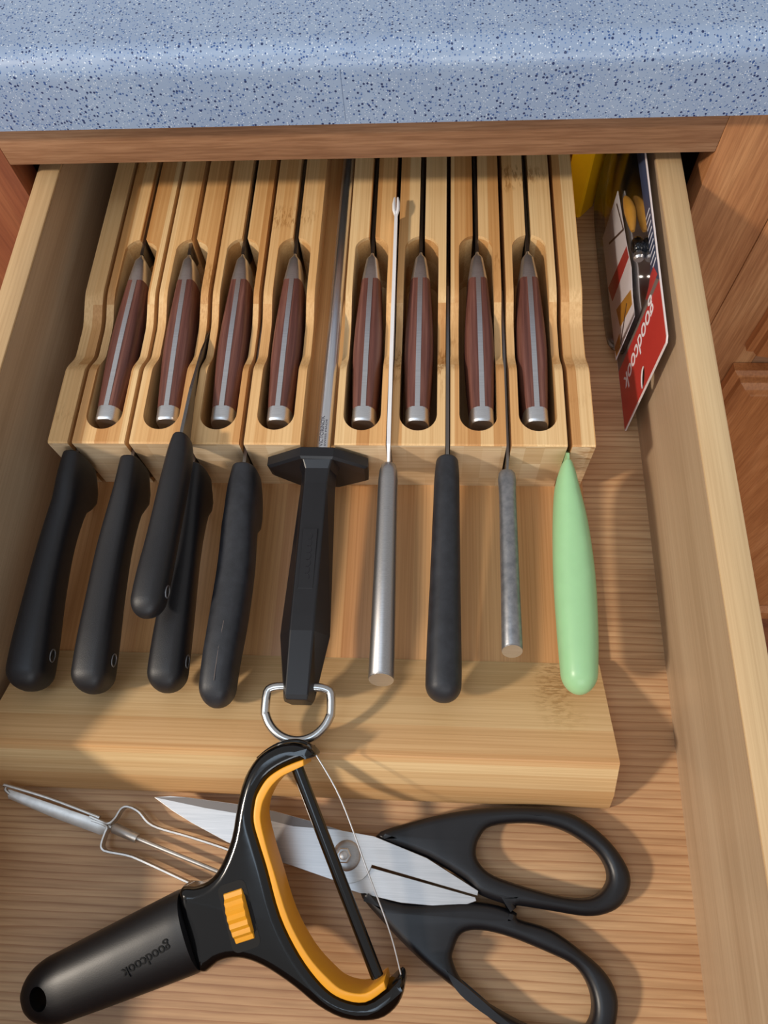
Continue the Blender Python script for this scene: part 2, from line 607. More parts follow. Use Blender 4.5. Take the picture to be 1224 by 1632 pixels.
def frame(o, ex, ey, ez):
    return Matrix(((ex[0], ey[0], ez[0], o[0] * S), (ex[1], ey[1], ez[1], o[1] * S), (ex[2], ey[2], ez[2], o[2] * S), (0, 0, 0, 1)))


def cylinder_mesh(name, c, axis, r, h, n=24):
    a = Vector(axis).normalized()
    u = a.orthogonal().normalized()
    v = a.cross(u)
    rings = [super_ring(Vector(c) + a * t, u * r, v * r, 2, n) for t in (-h, h)]
    return mesh_from(name, *skin_rings(rings))


def copy_tree(o, parent=None):
    c_ = o.copy()
    COL.objects.link(c_)
    if parent:
        c_.parent = parent
    for ch in list(o.children):
        copy_tree(ch, c_)
    return c_


def cut(o, cutter_me):
    """carve a hole with a real boolean and keep the result as plain mesh"""
    c_ = bpy.data.objects.new('cutter', cutter_me)
    COL.objects.link(c_)
    md = o.modifiers.new('cut', 'BOOLEAN')
    md.operation = 'DIFFERENCE'
    md.solver = 'EXACT'
    md.object = c_
    bpy.context.view_layer.update()
    me = eval_mesh(o)
    o.modifiers.clear()
    mats = [m_ for m_ in o.data.materials]
    o.data = me
    me.materials.clear()
    for m_ in mats:
        me.materials.append(m_)
    for p in me.polygons:
        p.material_index = 0
    bpy.data.objects.remove(c_)


# ------------------------------------------------------------------ setting: floor of the room
fl = box('floor', (-1500, 1800), (-2000, 950), (-762, -742), M['oak_red'])
fl['kind'] = 'structure'

# ------------------------------------------------------------------ cabinet that holds the drawer
YF = 318
cab = thing('kitchen_cabinet', 'brown oak base cabinet whose top drawer opening holds the pulled-out knife drawer', 'cabinet', (-45, YF, -742))


def cpart(fn, *a, par=None, **k):
    o = fn(*a, **k)
    o.parent = par or cab
    o.matrix_parent_inverse = Matrix.Translation(-Vector((par or cab).location))
    return o


cpart(box, 'top_rail', (-224, 137), (YF, YF + 19), (90, 117), M['oak_x'], bev=0.6)
cpart(box, 'right_stile', (137, 180), (YF, YF + 19), (-690, 117), M['oak_z'], bev=0.5)
cpart(box, 'left_stile', (-340, -224), (YF, YF + 19), (-690, 117), M['oak_red'], bev=0.5)
cpart(box, 'middle_rail', (-224, 137), (YF, YF + 19), (-60, -22), M['oak_x'], bev=0.5)
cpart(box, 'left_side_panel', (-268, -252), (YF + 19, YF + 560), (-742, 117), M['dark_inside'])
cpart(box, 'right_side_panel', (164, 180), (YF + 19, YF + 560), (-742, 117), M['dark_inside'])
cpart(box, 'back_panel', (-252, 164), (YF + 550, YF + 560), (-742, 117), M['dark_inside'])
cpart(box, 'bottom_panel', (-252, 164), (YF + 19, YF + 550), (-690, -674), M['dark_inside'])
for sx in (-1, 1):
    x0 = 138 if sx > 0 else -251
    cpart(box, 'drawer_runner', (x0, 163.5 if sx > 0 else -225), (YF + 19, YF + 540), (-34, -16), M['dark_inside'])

# neighbouring cabinet to the right: stile, drawer front above, raised-panel door below
cab2 = thing('kitchen_cabinet', 'brown oak cabinet with raised-panel door right of the open drawer', 'cabinet', (330, YF, -742))


def c2(fn, *a, **k):
    return cpart(fn, *a, par=cab2, **k)


c2(box, 'left_stile', (180.5, 222), (YF, YF + 19), (-690, 117), M['oak_z'], bev=0.6)
c2(box, 'right_stile', (560, 600), (YF, YF + 19), (-690, 117), M['oak_z'], bev=0.6)
c2(box, 'middle_rail', (222, 560), (YF, YF + 19), (-110, -36), M['oak_x'], bev=0.4)
c2(box, 'top_rail', (222, 560), (YF, YF + 19), (90, 117), M['oak_x'], bev=0.4)
c2(box, 'side_panel', (182, 196), (YF + 19, YF + 560), (-742, 117), M['dark_inside'])
c2(box, 'back_panel', (196, 600), (YF + 550, YF + 560), (-742, 117), M['dark_inside'])


def moulded_front(name, x0, x1, z0, z1, mat):
    """slab with a stepped and coved rim, like the doors and drawer fronts here"""
    prof = [(0, 0.0), (0, 6), (2.0, 8.0), (3.0, 8.5), (4.0, 13.0), (8.0, 17.0), (12.5, 18.5), (14.0, 19.0)]
    rings = []
    for ins, d in prof:
        rings.append([Vector((x0 + ins, YF - d, z1 - ins * 0.35)), Vector((x1 - ins, YF - d, z1 - ins * 0.35)), Vector((x1 - ins, YF - d, z0 + ins)), Vector((x0 + ins, YF - d, z0 + ins))])
    return link(name, mesh_from(name, *skin_rings(rings)), mat)


dr = c2(moulded_front, 'drawer_front', 209.5, 572, -64, 100, M['oak_door'])
# door frame: two stiles and two rails with mitred moulded rim, then a sunk raised panel
DX0, DX1, DZ0, DZ1 = 209.5, 572.0, -660.0, -85.0


def mitred(name, a, b_, inner_a, inner_b, depth_prof, mat, par):
    """one member of the door frame; a,b outer corners, inner_a,inner_b inner corners (x,z)"""
    rings = []
    for t, d in depth_prof:
        rings.append((Vector((a[0] + (inner_a[0] - a[0]) * t, YF - d, a[1] + (inner_a[1] - a[1]) * t)),
                      Vector((b_[0] + (inner_b[0] - b_[0]) * t, YF - d, b_[1] + (inner_b[1] - b_[1]) * t))))
    vs = [v for r in rings for v in r]
    fs = [(2 * i, 2 * i + 1, 2 * i + 3, 2 * i + 2) for i in range(len(rings) - 1)]
    n = len(rings)
    fs.append((0, 2 * n - 2, 2 * n - 1, 1))
    fs.append(tuple(2 * i for i in range(n)))
    fs.append(tuple(2 * i + 1 for i in range(n)))
    o = link(name, mesh_from(name, vs, fs), mat, par)
    return o


door = c2(prism, 'door', [(DX0 + 6, DZ0 + 6), (DX1 - 6, DZ0 + 6), (DX1 - 6, DZ1 - 6), (DX0 + 6, DZ1 - 6)], 'Y', YF - 8, YF - 0.5, M['oak_door'])
W = 47.0
oc = [(DX0, DZ1), (DX1, DZ1), (DX1, DZ0), (DX0, DZ0)]
ic = [(DX0 + W, DZ1 - W), (DX1 - W, DZ1 - W), (DX1 - W, DZ0 + W), (DX0 + W, DZ0 + W)]
dp = [(0, 0.5), (0, 7), (0.05, 9.5), (0.08, 10), (0.10, 14), (0.18, 17.5), (0.27, 18.6), (0.30, 19.2), (0.86, 19.2), (0.93, 16), (1.0, 11)]
for i, nm in enumerate(('door_rail', 'door_stile', 'door_rail', 'door_stile')):
    j = (i + 1) % 4
    o = mitred(nm, oc[i], oc[j], ic[i], ic[j], dp, M['oak_door'], door)
pn = [(0, 8.0), (0, 10.5), (26, 15.5), (28, 17.0)]
rings = []
for ins, d in pn:
    a = W - 1 + ins
    rings.append([Vector((DX0 + a, YF - d, DZ1 - a)), Vector((DX1 - a, YF - d, DZ1 - a)), Vector((DX1 - a, YF - d, DZ0 + a)), Vector((DX0 + a, YF - d, DZ0 + a))])
link('door_panel', mesh_from('door_panel', *skin_rings(rings)), M['oak_door'], door)

# ------------------------------------------------------------------ countertop
prof = [(309, 117.2), (309, 142)]
for k in range(1, 9):
    t = k / 8 * math.pi / 2
    prof.append((320 - 11 * math.cos(t), 142 + 11 * math.sin(t)))
prof += [(940, 153), (940, 117.2)]
ct = thing('countertop', 'speckled blue-grey laminate countertop with rolled front edge above the drawer', 'countertop', (0, 500, 117.2))
o = prism('slab', prof, 'X', -900, 1300, M['laminate'], smooth=40)
o.parent = ct
o.matrix_parent_inverse = Matrix.Translation(-Vector(ct.location))
o = box('seam', (-43.2, -42.9), (308.97, 309.2), (119, 144), M['seam'])
o.parent = ct
o.matrix_parent_inverse = Matrix.Translation(-Vector(ct.location))

# ------------------------------------------------------------------ drawer
dw = thing('drawer', 'open pale wooden kitchen drawer holding the knife block and loose tools', 'drawer', (-45, 150, -13))


def dpart(fn, *a, **k):
    o = fn(*a, **k)
    o.parent = dw
    o.matrix_parent_inverse = Matrix.Translation(-Vector(dw.location))
    return o


for xa, xb in ((112, 125), (-216, -203.6)):
    sp_ = dpart(box, 'side_panel', (xa, xb), (-112, 470), (-13, 78.6), M['drawer_wall'])
    te = box('top_edge', (xa, xb), (-112, 470), (78.4, 80), M['drawer_side'], bev=0.75)
    te.parent = sp_
dpart(box, 'bottom_panel', (-209, 118), (-112, 470), (-7, -0.25), M['drawer_floor'])
dpart(box, 'back_panel', (-203.6, 112), (457, 470), (-13, 74), M['drawer_side'], bev=0.8)
dpart(box, 'front_panel', (-236, 149), (-134, -112), (-30, 96), M['oak_x'], bev=2.0)

# ------------------------------------------------------------------ knife block
blk = thing('knife_block', 'bamboo in-drawer knife block with slots, eight carved pockets and a ramped rest bar', 'knife block', (-58, 200, 0))


def bpart(o):
    o.parent = blk
    o.matrix_parent_inverse = Matrix.Translation(-Vector(blk.location))
    return o


ZB, ZT, Y0, Y1 = 7.0, 50.0, 174.0, 430.0


def sstep(a, b_, t):
    t = min(1, max(0, (t - a) / (b_ - a)))
    return t * t * (3 - 2 * t)


def ztop(y):
    s = min(sstep(216, 231, y), 1 - sstep(246, 270, y))
    z = ZT - 6.0 * s
    if y < 174.8:
        z -= (174.8 - y) * 0.8
    return z


def half_cut(y, r, y_front=182.0, y_back=305.0, slot=1.6):
    if y <= y_front:
        return 0.0
    if y < y_front + r:
        return math.sqrt(max(0, r * r - (y_front + r - y) ** 2))
    if y <= y_back - r:
        return r
    if y < y_back:
        return max(slot, math.sqrt(max(0, r * r - (y - y_back + r) ** 2)))
    return slot


def row_ys():
    ys = {174.0, 174.8, 180.0, 182.0, 205, 210, 216, 231, 246, 270, 280, 288, 305, 306, 340, 380, Y1}
    for k in range(1, 9):
        ys.add(182 + 9 * (1 - math.cos(k / 8 * math.pi / 2)))
        ys.add(305 - 9 * (1 - math.sin(k / 8 * math.pi / 2)))
        ys.add(216 + 15 * k / 9)
        ys.add(246 + 24 * k / 9)
    return sorted(ys)


def section(x0, x1, xc, r):
    rows = []
    for y in row_ys():
        c_ = half_cut(y, r) if r else 0.0
        zt = ztop(y)
        rows.append([(x0, y, ZB), (x0, y, zt), (xc - c_, y, zt), (xc - c_, y, 10), (xc + c_, y, 10), (xc + c_, y, zt), (x1, y, zt), (x1, y, ZB)])
    if not r:
        rows = [[q[0], q[1], q[6], q[7]] for q in rows]
    n = len(rows[0])
    vs = [v for q in rows for v in q]
    fs = []
    for k in range(len(rows) - 1):
        for i in range(n):
            j = (i + 1) % n
            fs.append((k * n + i, k * n + j, (k + 1) * n + j, (k + 1) * n + i))
    fs.append(tuple(range(n)) if not r else (0, 1, 6, 7))
    e = (len(rows) - 1) * n
    fs.append(tuple(range(e + n - 1, e - 1, -1)))
    me = mesh_from('block_section', vs, fs)
    bm = bmesh.new()
    bm.from_mesh(me)
    bmesh.ops.remove_doubles(bm, verts=bm.verts, dist=1e-6)
    bmesh.ops.dissolve_degenerate(bm, edges=bm.edges, dist=1e-6)
    bmesh.ops.recalc_face_normals(bm, faces=bm.faces)
    bm.to_mesh(me)
    bm.free()
    return me


def end_grain(o):
    """the sawn front ends are paler than the long faces"""
    o.data.materials.append(M['bamboo_end'])
    for p in o.data.polygons:
        if p.normal.y < -0.9 and p.center.y < 176 * S:
            p.material_index = 1
    return o


SECT = [(-177.6, -151.2, -164.3), (-148.8, -121.9, -135.2), (-119.4, -94.2, -106.4), (-91.8, -64.2, -77.7),
        (-47.6, -22.9, -35.0), (-20.4, 5.6, -7.7), (8.0, 34.5, 21.5), (37.0, 63.1, 50.0)]
for x0, x1, xc in SECT:
    bpart(end_grain(link('block_section', section(x0, x1, xc, 9.2), M['bamboo_y'], smooth=30)))
bpart(end_grain(link('edge_strip', section(-190, -180, -185, 0), M['bamboo_y'], smooth=30)))
bpart(end_grain(link('edge_strip', section(65.4, 76.2, 70, 0), M['bamboo_y'], smooth=30)))
bpart(box('channel_floor', (-64.2, -47.6), (175.5, Y1), (ZB, 36), M['bamboo_y']))
bpart(box('base_board', (-196, 78), (60, Y1), (0, ZB), M['bamboo_base'], bev=0.4))
bpart(prism('rest_bar', [(81, ZB), (79.5, 8.2), (56, 20.2), (45.5, 25.8), (36, 30.6), (34.5, 31), (33.6, 30.4), (22.5, 15.6), (18.5, 6.0), (18.0, 4.6), (18.0, 0.6), (18.6, 0), (81, 0)],
            'X', -198.5, 79.0, M['bamboo_x'], smooth=20))

# ------------------------------------------------------------------ steak knives
SK = 'wooden-handled steak knives in the carved pockets'


def half_profile_loft(name, rows, side, mat, parent, n=14):
    """handle scale on one side of the tang: rows (y, ztop, zbottom, half_width)"""
    rings = []
    for y, zt, zb, hw in rows:
        zc, hh = (zt + zb) / 2, (zt - zb) / 2
        ring = []
        for i in range(n + 1):
            t = math.pi / 2 - math.pi * i / n
            cu, su = math.cos(t), math.sin(t)
            ring.append(Vector((side * (1.25 + (hw - 1.25) * abs(cu) ** 0.55), y, zc + hh * math.copysign(abs(su) ** 0.62, su))))
        rings.append(ring)
    vs, fs = skin_rings(rings)
    return link(name, mesh_from(name, vs, fs), mat, parent, smooth=50)


def make_steak_knife():
    k = thing('steak_knife', '', 'knife')
    # rows are measured from the bolster tip (y = 0) backwards
    rows = smooth_tab([(-18.5, 0, -19.5, 5.5), (-32, 0.3, -20.5, 6.4), (-50, 0.6, -22, 7.4), (-66, 0.6, -22.3, 7.6), (-82, 0.3, -21.5, 7.0), (-99.5, 0, -20, 6.0)], 4)
    for sd in (-1, 1):
        half_profile_loft('handle_scale', rows, sd, M['rosewood'], k)
    tang = [(y, zt + 0.18, zb - 0.1) for y, zt, zb, hw in rows]
    vs, fs = [], []
    rings = [[Vector((-1.25, y, a)), Vector((1.25, y, a)), Vector((1.25, y, b_)), Vector((-1.25, y, b_))] for y, a, b_ in tang]
    vs, fs = skin_rings(rings)
    link('tang', mesh_from('tang', vs, fs), M['bolster'], k)
    bol = [(0, -1.2, -9, 0.9), (-2.0, -0.5, -12, 1.4), (-3.8, 0.0, -14.5, 3.0), (-4.4, 0.1, -15, 3.4), (-12, 0.15, -17.5, 4.6), (-18.6, 0.15, -19.7, 5.6)]
    rings = [super_ring((0, y, (a + b_) / 2), (hw, 0, 0), (0, 0, (a - b_) / 2), 3.6, 28) for y, a, b_, hw in bol]
    link('bolster', mesh_from('bolster', *skin_rings(rings)), M['bolster'], k, smooth=38)
    cap = [(-99.4, 0.25, -20.2, 6.05), (-105.5, 0.2, -20.2, 6.1), (-106.6, 0.0, -20.0, 5.95), (-107.2, -0.5, -19.5, 5.5)]
    rings = [super_ring((0, y, (a + b_) / 2), (hw, 0, 0), (0, 0, (a - b_) / 2), 3.2, 28) for y, a, b_, hw in cap]
    link('end_cap', mesh_from('end_cap', *skin_rings(rings)), M['bolster'], k, smooth=40)
    bl = [(0.5, -1.2, -13, 0.9), (12, -1.4, -19.5, 0.8), (60, -2, -20, 0.75), (95, -4, -19, 0.6), (115, -9, -17, 0.4), (121, -14, -15.5, 0.2)]
    rings = []
    for y, a, b_, hw in bl:
        rings.append([Vector((-hw, y, a)), Vector((hw, y, a)), Vector((0.12, y, b_)), Vector((-0.12, y, b_))])
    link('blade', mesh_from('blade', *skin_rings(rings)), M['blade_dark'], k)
    return k


STK = [(-164.8, 0.004, 'steak knife in the leftmost pocket, in shadow beside the drawer wall'),
       (-137.6, -0.035, 'second steak knife from the left, just left of the black paring knife'),
       (-107.2, -0.012, 'third steak knife from the left, just right of the black paring knife'),
       (-77.8, -0.002, 'fourth steak knife from the left, just left of the bare honing steel rod'),
       (-34.9, 0.0, 'steak knife between the honing steel rod and the bright white blade'),
       (-8.2, 0.0, 'steak knife just right of the bright white blade spine'),
       (22.4, -0.012, 'steak knife second from the right end of the row, next to the rightmost one'),
       (49.6, -0.004, 'steak knife in the rightmost pocket of the block, nearest the green handle')]
proto = None
for x, rz, lab in STK:
    if proto is None:
        kn = proto = make_steak_knife()
    else:
        kn = copy_tree(proto)
    kn.location = Vector((x, 296.0, 48.6)) * S
    kn.rotation_euler = (0, 0, -rz)
    tag(kn, 'brown ' + lab, 'knife', SK)

# ------------------------------------------------------------------ long knives with black handles
BK = 'black-handled knives in the full-length slots'


def blade_part(name, parent, rows, mat):
    """rows (y, x, ztop, zedge, half_thickness)"""
    rings = [[Vector((x - h, y, a)), Vector((x + h, y, a)), Vector((x + 0.15, y, b_)), Vector((x - 0.15, y, b_))] for y, x, a, b_, h in rows]
    return link(name, mesh_from(name, *skin_rings(rings)), mat, parent)


def eyelet(parent, x, y, z, r=2.3, side=1):
    """metal-rimmed hanging hole near the end of a handle, seen on one flank"""
    pts = [(x, y + r * 1.25 * math.cos(t), z + r * math.sin(t)) for t in [2 * math.pi * k / 20 for k in range(20)]]
    h = link('hang_hole', mesh_from('hang_hole', *skin_rings([[Vector((x - 1.5 * side, p[1], p[2])) for p in pts], [Vector((x + 0.12 * side, p[1], p[2])) for p in pts]])), M['black_hole'], parent)
    ring = []
    vs, fs = [], []
    me = tube_mesh('hole_rim', [(p[0] + 0.05 * side, p[1], p[2]) for p in pts], 0.38, 8, True)
    link('hole_rim', me, M['dull_steel'], h, smooth=50)


def fibrox(x, y, label, mat, blade_len, tab, eye=None, rz=0.0, z=48.0, spine=-7.0, edge=-36.0, e=3.1, back=9.0, bmat='blade_dark', dx=0.0, slope=0.04):
    k = thing('kitchen_knife', label, 'knife', (x, y, z), BK, rz)
    tab = [(q[0], q[1], q[2] + slope * q[0], q[3] + slope * q[0], q[4]) for q in tab]   # the grip slopes down on to the rest bar
    handle_loft('handle', smooth_tab(tab), M[mat], k, e=e, back=back)
    sh = math.tan(rz)       # the handle sits a little askew, the blade runs straight down its slot
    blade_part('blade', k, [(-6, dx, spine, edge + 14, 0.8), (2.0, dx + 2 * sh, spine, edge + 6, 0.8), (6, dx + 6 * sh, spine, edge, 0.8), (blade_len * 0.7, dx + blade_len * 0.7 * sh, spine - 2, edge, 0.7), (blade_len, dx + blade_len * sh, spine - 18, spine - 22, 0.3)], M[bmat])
    if eye:
        eyelet(k, eye[0], eye[1], eye[2] + slope * eye[1])
    return k


T_A = [(0, 0, 0, -25, 5.2), (-10, 0, 0.4, -31, 6.2), (-18, 0, 0.2, -31, 6.4), (-25, 0.1, -0.6, -22, 6.4), (-45, -1.6, -1.2, -19.5, 6.8), (-70, -2.2, -0.8, -20.5, 7.6), (-95, -2.0, -0.4, -22, 8.9), (-115, -1.8, -1.6, -22, 9.2)]
fibrox(-179.2, 171.5, 'black-handled knife at the far left, lying along the drawer side wall', 'black_grip', 190, T_A, (6.9, -99, -11), rz=0.0, dx=0.4)
T_B = [(0, 0, 0, -22, 5.2), (-14, 0, 0.3, -28, 6.2), (-25, -0.6, -0.4, -20, 6.5), (-45, -2.0, -1.2, -18, 7.2), (-70, -2.2, -0.8, -19, 7.7), (-92, -2.0, -0.4, -20.5, 8.4), (-113, -1.8, -1.8, -21, 8.6)]
fibrox(-149.5, 169.0, 'second black-handled knife from the left, between the far left one and the paring knife', 'black_grip', 190, T_B, (6.45, -98, -10.5), rz=0.0, dx=-0.5)
T_D = [(0, 0, -1, -24, 5.2), (-12, 0, -0.8, -31, 6.2), (-22, 0, -1.2, -24, 6.2), (-45, 0, -1.8, -19, 6.8), (-70, 0, -1.2, -19.5, 7.6), (-90, 0, -0.8, -20, 8.2), (-109, 0, -2, -20, 8.3)]
fibrox(-117.6, 166.5, 'black-handled knife lying partly underneath the shorter paring knife', 'black_grip', 190, T_D, (8.15, -95, -10.5), rz=0.0, z=47.0, spine=-11.5, dx=-3.0)
T_E = [(0, 0, 0, -24, 6.0), (-12, 0, 0.6, -28, 7.6), (-24, 0, 0.4, -29, 7.9), (-30, 0, 0, -21, 7.8), (-50, 0.6, -0.6, -20, 8.2), (-75, -0.2, -0.2, -20.5, 8.2), (-95, -1.4, -0.4, -20.5, 7.8), (-114, -1.8, -2.4, -20.5, 7.4)]
ke = fibrox(-92.2, 165.5, 'thick worn black-handled knife just left of the honing steel handle', 'black_worn', 190, T_E, None, rz=0.0, dx=-0.8)
tube('mould_seam', [(0.4, -78, -3.42), (-0.6, -90, -3.98), (-0.9, -100, -4.66), (-1.0, -104, -5.1)], 0.16, M['card_grey'], ke, n=6)
T_H = [(0, 0, 0, -14, 5.2), (-8, 0, 0.4, -17, 6.0), (-30, 0, 0, -17, 6.4), (-60, 0, -0.4, -18, 7.0), (-85, 0, -0.2, -19, 7.6), (-103, 0, -0.6, -19.5, 7.9), (-114, 0, -1.6, -19, 7.6)]
fibrox(6.7, 170.5, 'plain straight black-handled knife right of the long steel tube handle', 'black_worn', 150, T_H, None, rz=-0.01, spine=-2.0, e=2.5, back=7.0, edge=-34)

# paring knife resting on top of the slot and on the knife beneath it
pk = thing('paring_knife', 'short black-handled paring knife lying across another knife, blade tip in a slot', 'knife', (-118.6, 171.5, 66), BK)
T_C = [(0, 0, 0, -13, 3.8), (-8, -0.2, 0, -15.5, 5.4), (-25, -0.8, -0.4, -15.2, 6.2), (-50, -2.0, -1.4, -15.6, 6.8), (-70, -3.2, -1.6, -16.2, 7.4), (-87, -4.2, -3.2, -16.4, 7.2)]
handle_loft('handle', smooth_tab(T_C), M['black_grip'], pk, e=2.6, back=8)
eyelet(pk, 3.75, -75, -9.3, 2.2)
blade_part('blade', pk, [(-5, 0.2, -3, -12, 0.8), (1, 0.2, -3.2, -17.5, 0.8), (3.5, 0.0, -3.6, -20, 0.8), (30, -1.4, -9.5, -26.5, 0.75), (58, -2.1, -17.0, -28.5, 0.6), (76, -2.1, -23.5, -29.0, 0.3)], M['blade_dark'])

# ------------------------------------------------------------------ metal and green handled knives
gk = thing('bread_knife', 'long-bladed knife with round brushed steel tube handle and raised bright spine', 'knife', (-21.3, 166, 46))
rings = []
for y, rr, zc in [(0, 2.4, 0), (-1.0, 3.4, 0), (-4, 4.3, 0), (-9, 4.7, 0), (-50, 5.2, 0), (-100.5, 5.7, 0), (-101.1, 5.4, 0)]:
    rings.append([v + Vector((0, 0.34 * (v.z - zc) if y < -90 else 0, 0.08 * y)) for v in super_ring((0, y, zc), (rr, 0, 0), (0, 0, rr), 2, 28)])
link('handle', mesh_from('handle', *skin_rings(rings)), M['tube_steel'], gk, smooth=40)
link('end_cap', cylinder_mesh('end_cap', (0, -101.25, -8.1), (0, 1, -0.34), 5.45, 0.2, 28), M['bolster'], gk)
blade_part('blade', gk, [(-2, 0.0, 2, -8, 0.55), (3, 0.0, 4.5, -14, 0.6), (7, 0.0, 7.0, -22, 0.9), (80, -0.45, 9.2, -30, 0.9), (150, -0.8, 10.2, -22, 0.85)], M['blade_white_shine'])
for sd in (-1, 1):
    tube('fork_tip', [(-0.8 + 0.3 * sd, 149, 9.3), (-0.9 + 1.1 * sd, 152, 10.2), (-0.9 + 1.25 * sd, 156, 10.6), (-1.0 + 0.9 * sd, 161, 10.2)], [0.8, 0.95, 0.95, 0.55], M['blade_white_shine'], gk, n=10)

ik = thing('utility_knife', 'knife with short dull grey metal rod handle left of the green one', 'knife', (35.2, 165.5, 41))
rings = []
for y, rx, rzv, zc in [(0, 2.6, 1.4, 0), (-1.5, 3.9, 2.0, 0), (-5, 4.3, 2.8, 0), (-10, 4.1, 3.7, 0), (-16, 4.05, 4.2, 0), (-60, 4.35, 4.4, 0), (-85.6, 4.65, 4.65, 0), (-86.2, 4.4, 4.4, 0)]:
    rings.append([v + Vector((0, 0.45 * (v.z - zc) if y < -80 else 0, 0.06 * y)) for v in super_ring((0.35 * y / -80, y, zc), (rx, 0, 0), (0, 0, rzv), 2.2, 26)])
link('handle', mesh_from('handle', *skin_rings(rings)), M['dull_steel'], ik, smooth=40)
link('end_cap', cylinder_mesh('end_cap', (0.37, -86.3, -5.2), (0, 1, -0.45), 4.5, 0.2, 28), M['bolster'], ik)
blade_part('blade', ik, [(-2, 0.1, -0.5, -9, 0.6), (4, 0.5, 0, -16, 0.6), (12, 0.6, 1, -26, 0.7), (110, 0.6, -1, -28, 0.6), (130, 0.6, -16, -20, 0.3)], M['blade_dark'])

jk = thing('kitchen_knife', 'knife with smooth mint green plastic handle at the block\'s right edge'.replace("block's", 'block'), 'knife', (63.4, 168.5, 48))
T_J = [(0, 0, 0, -11, 2.2), (-4, 0, 0.8, -16, 3.8), (-12, 0, 1.4, -20, 5.6), (-30, 0.8, 1.6, -21, 7.9), (-55, 1.2, 1.2, -20, 9.2), (-80, 1.1, 0.8, -19, 8.8), (-97, 0.8, 0.2, -18, 7.9), (-107, 0.6, -0.8, -17, 7.0)]
T_J = [(q[0], q[1], q[2] + 0.05 * q[0], q[3] + 0.05 * q[0], q[4]) for q in T_J]
handle_loft('handle', smooth_tab(T_J), M['green'], jk, e=2.3, back=8.5)
bg = blade_part('blade', jk, [(-3, 0, -1.5, -8, 0.6), (4, 0.4, -2, -20, 0.6), (9, 0.7, -9, -32, 0.7), (14, 0.8, -17, -34, 0.7), (120, 0.9, -17, -34, 0.6), (140, 0.9, -18, -22, 0.3)], M['green'])
bg['label'] = 'mint green coated blade'

# ------------------------------------------------------------------ honing steel
hs = thing('honing_steel', 'honing steel with black eight-sided guard, black faceted handle and a steel hanging ring', 'honing steel', (-56, 160, 46))


def hpart(me, nm, mat, smooth=False):
    return link(nm, me, mat, hs, smooth=smooth)


rings = [super_ring((dx, y, 0), (r, 0, 0), (0, 0, r), 2, 28) for y, r, dx in [(8, 3.5, 2.7), (120, 3.5, 3.6), (250, 3.4, 4.4), (258, 2.0, 4.5)]]
hpart(mesh_from('rod', *skin_rings(rings)), 'rod', M['chrome'], 50)
# guard: long octagon, thicker in the middle
go = [(-25.4, -5.5), (-24.6, -15), (-12, -27), (8.5, -28), (23.6, -20), (24.2, -6.0), (8.3, 4.3), (-7.6, 4.8)]


def guard_ring(y, k):
    return [Vector((x * k, y, (z + 12) * k - 12)) for x, z in go]


rings = [guard_ring(12.6, 0.96), guard_ring(12.0, 1.0), guard_ring(7.4, 1.0), guard_ring(6.4, 0.93)]
hpart(mesh_from('guard', *skin_rings(rings)), 'guard', M['black_plain'])


def hex_ring(x, y, zt, hh, hw, wt):
    """six-sided handle section: top flat half-width wt, widest hw at mid height"""
    return [Vector((x - wt, y, zt)), Vector((x + wt, y, zt)), Vector((x + hw, y, zt - hh)), Vector((x + wt, y, zt - 2 * hh)), Vector((x - wt, y, zt - 2 * hh)), Vector((x - hw, y, zt - hh))]


rings = [hex_ring(0.6, 7.5, 3.6, 9.5, 10.5, 7.4), hex_ring(0.6, 2.5, 1.5, 8.0, 8.6, 5.8), hex_ring(0.4, -5, 1.2, 8.0, 8.6, 5.4), hex_ring(0, -70, 2.4, 10.0, 11.2, 5.2), hex_ring(0, -77, 2.4, 10, 11.4, 5.2), hex_ring(-0.4, -104, -0.4, 8, 7.0, 5.0), hex_ring(-0.4, -106, -1.4, 7, 6.2, 4.4)]
hh_ = hpart(mesh_from('handle', *skin_rings(rings)), 'handle', M['black_plain'])
md = hh_.modifiers.new('soft_edges', 'BEVEL')
md.width = 0.6 * S
md.segments = 2
# raised badge with an unreadable script on the top flat
box('badge', (-3.4, 3.4), (-58, -29), (2.0, 2.32), M['black_plain'], hs, bev=0.12, seg=1)
rs = random.Random(3)
pts = []
for k in range(46):
    t = k / 45
    pts.append((0.4 + 1.1 * math.sin(t * 40) * (0.6 + 0.4 * rs.random()), -32 - 21 * t + 0.6 * math.cos(t * 40), 2.36))
tube('script', catmull(pts, 2), 0.16, M['emboss_dull'], hs, n=6)
# rod lettering reads away from the handle
text_part('rod_lettering', 'VICTORINOX', 2.9, frame((1.85, 21.8, 3.42), (0, 1, 0), (-0.94, 0, -0.34), (-0.34, 0, 0.94)), M['ink'], hs, thick=0.05, fit=17.0)
text_part('rod_lettering', 'SWISS MADE', 1.3, frame((3.75, 21.0, 3.50), (0, 1, 0), (-1, 0, 0.0), (0, 0, 1)), M['ink'], hs, thick=0.04, fit=15.0)
# D ring through the end of the handle
rp = []
for k in range(33):
    t = math.radians(-8 - 164 * k / 32)
    rp.append((-0.6 + 14.6 * math.cos(t), -106.5 + 15.0 * math.sin(t), -8.5 - 1.5 * math.sin(-t)))
rp = [(-0.6, -99.5, -7.0), (6, -99.5, -7.0), (10.5, -100.0, -7.2), (13.2, -102.0, -7.6)] + rp[1:-1] + [(-14.4, -102.0, -7.6), (-11.7, -100.0, -7.2), (-7, -99.5, -7.0)]
tube('hang_ring', catmull(rp, 3, True), 1.95, M['ring_steel'], hs, n=14, closed=True)

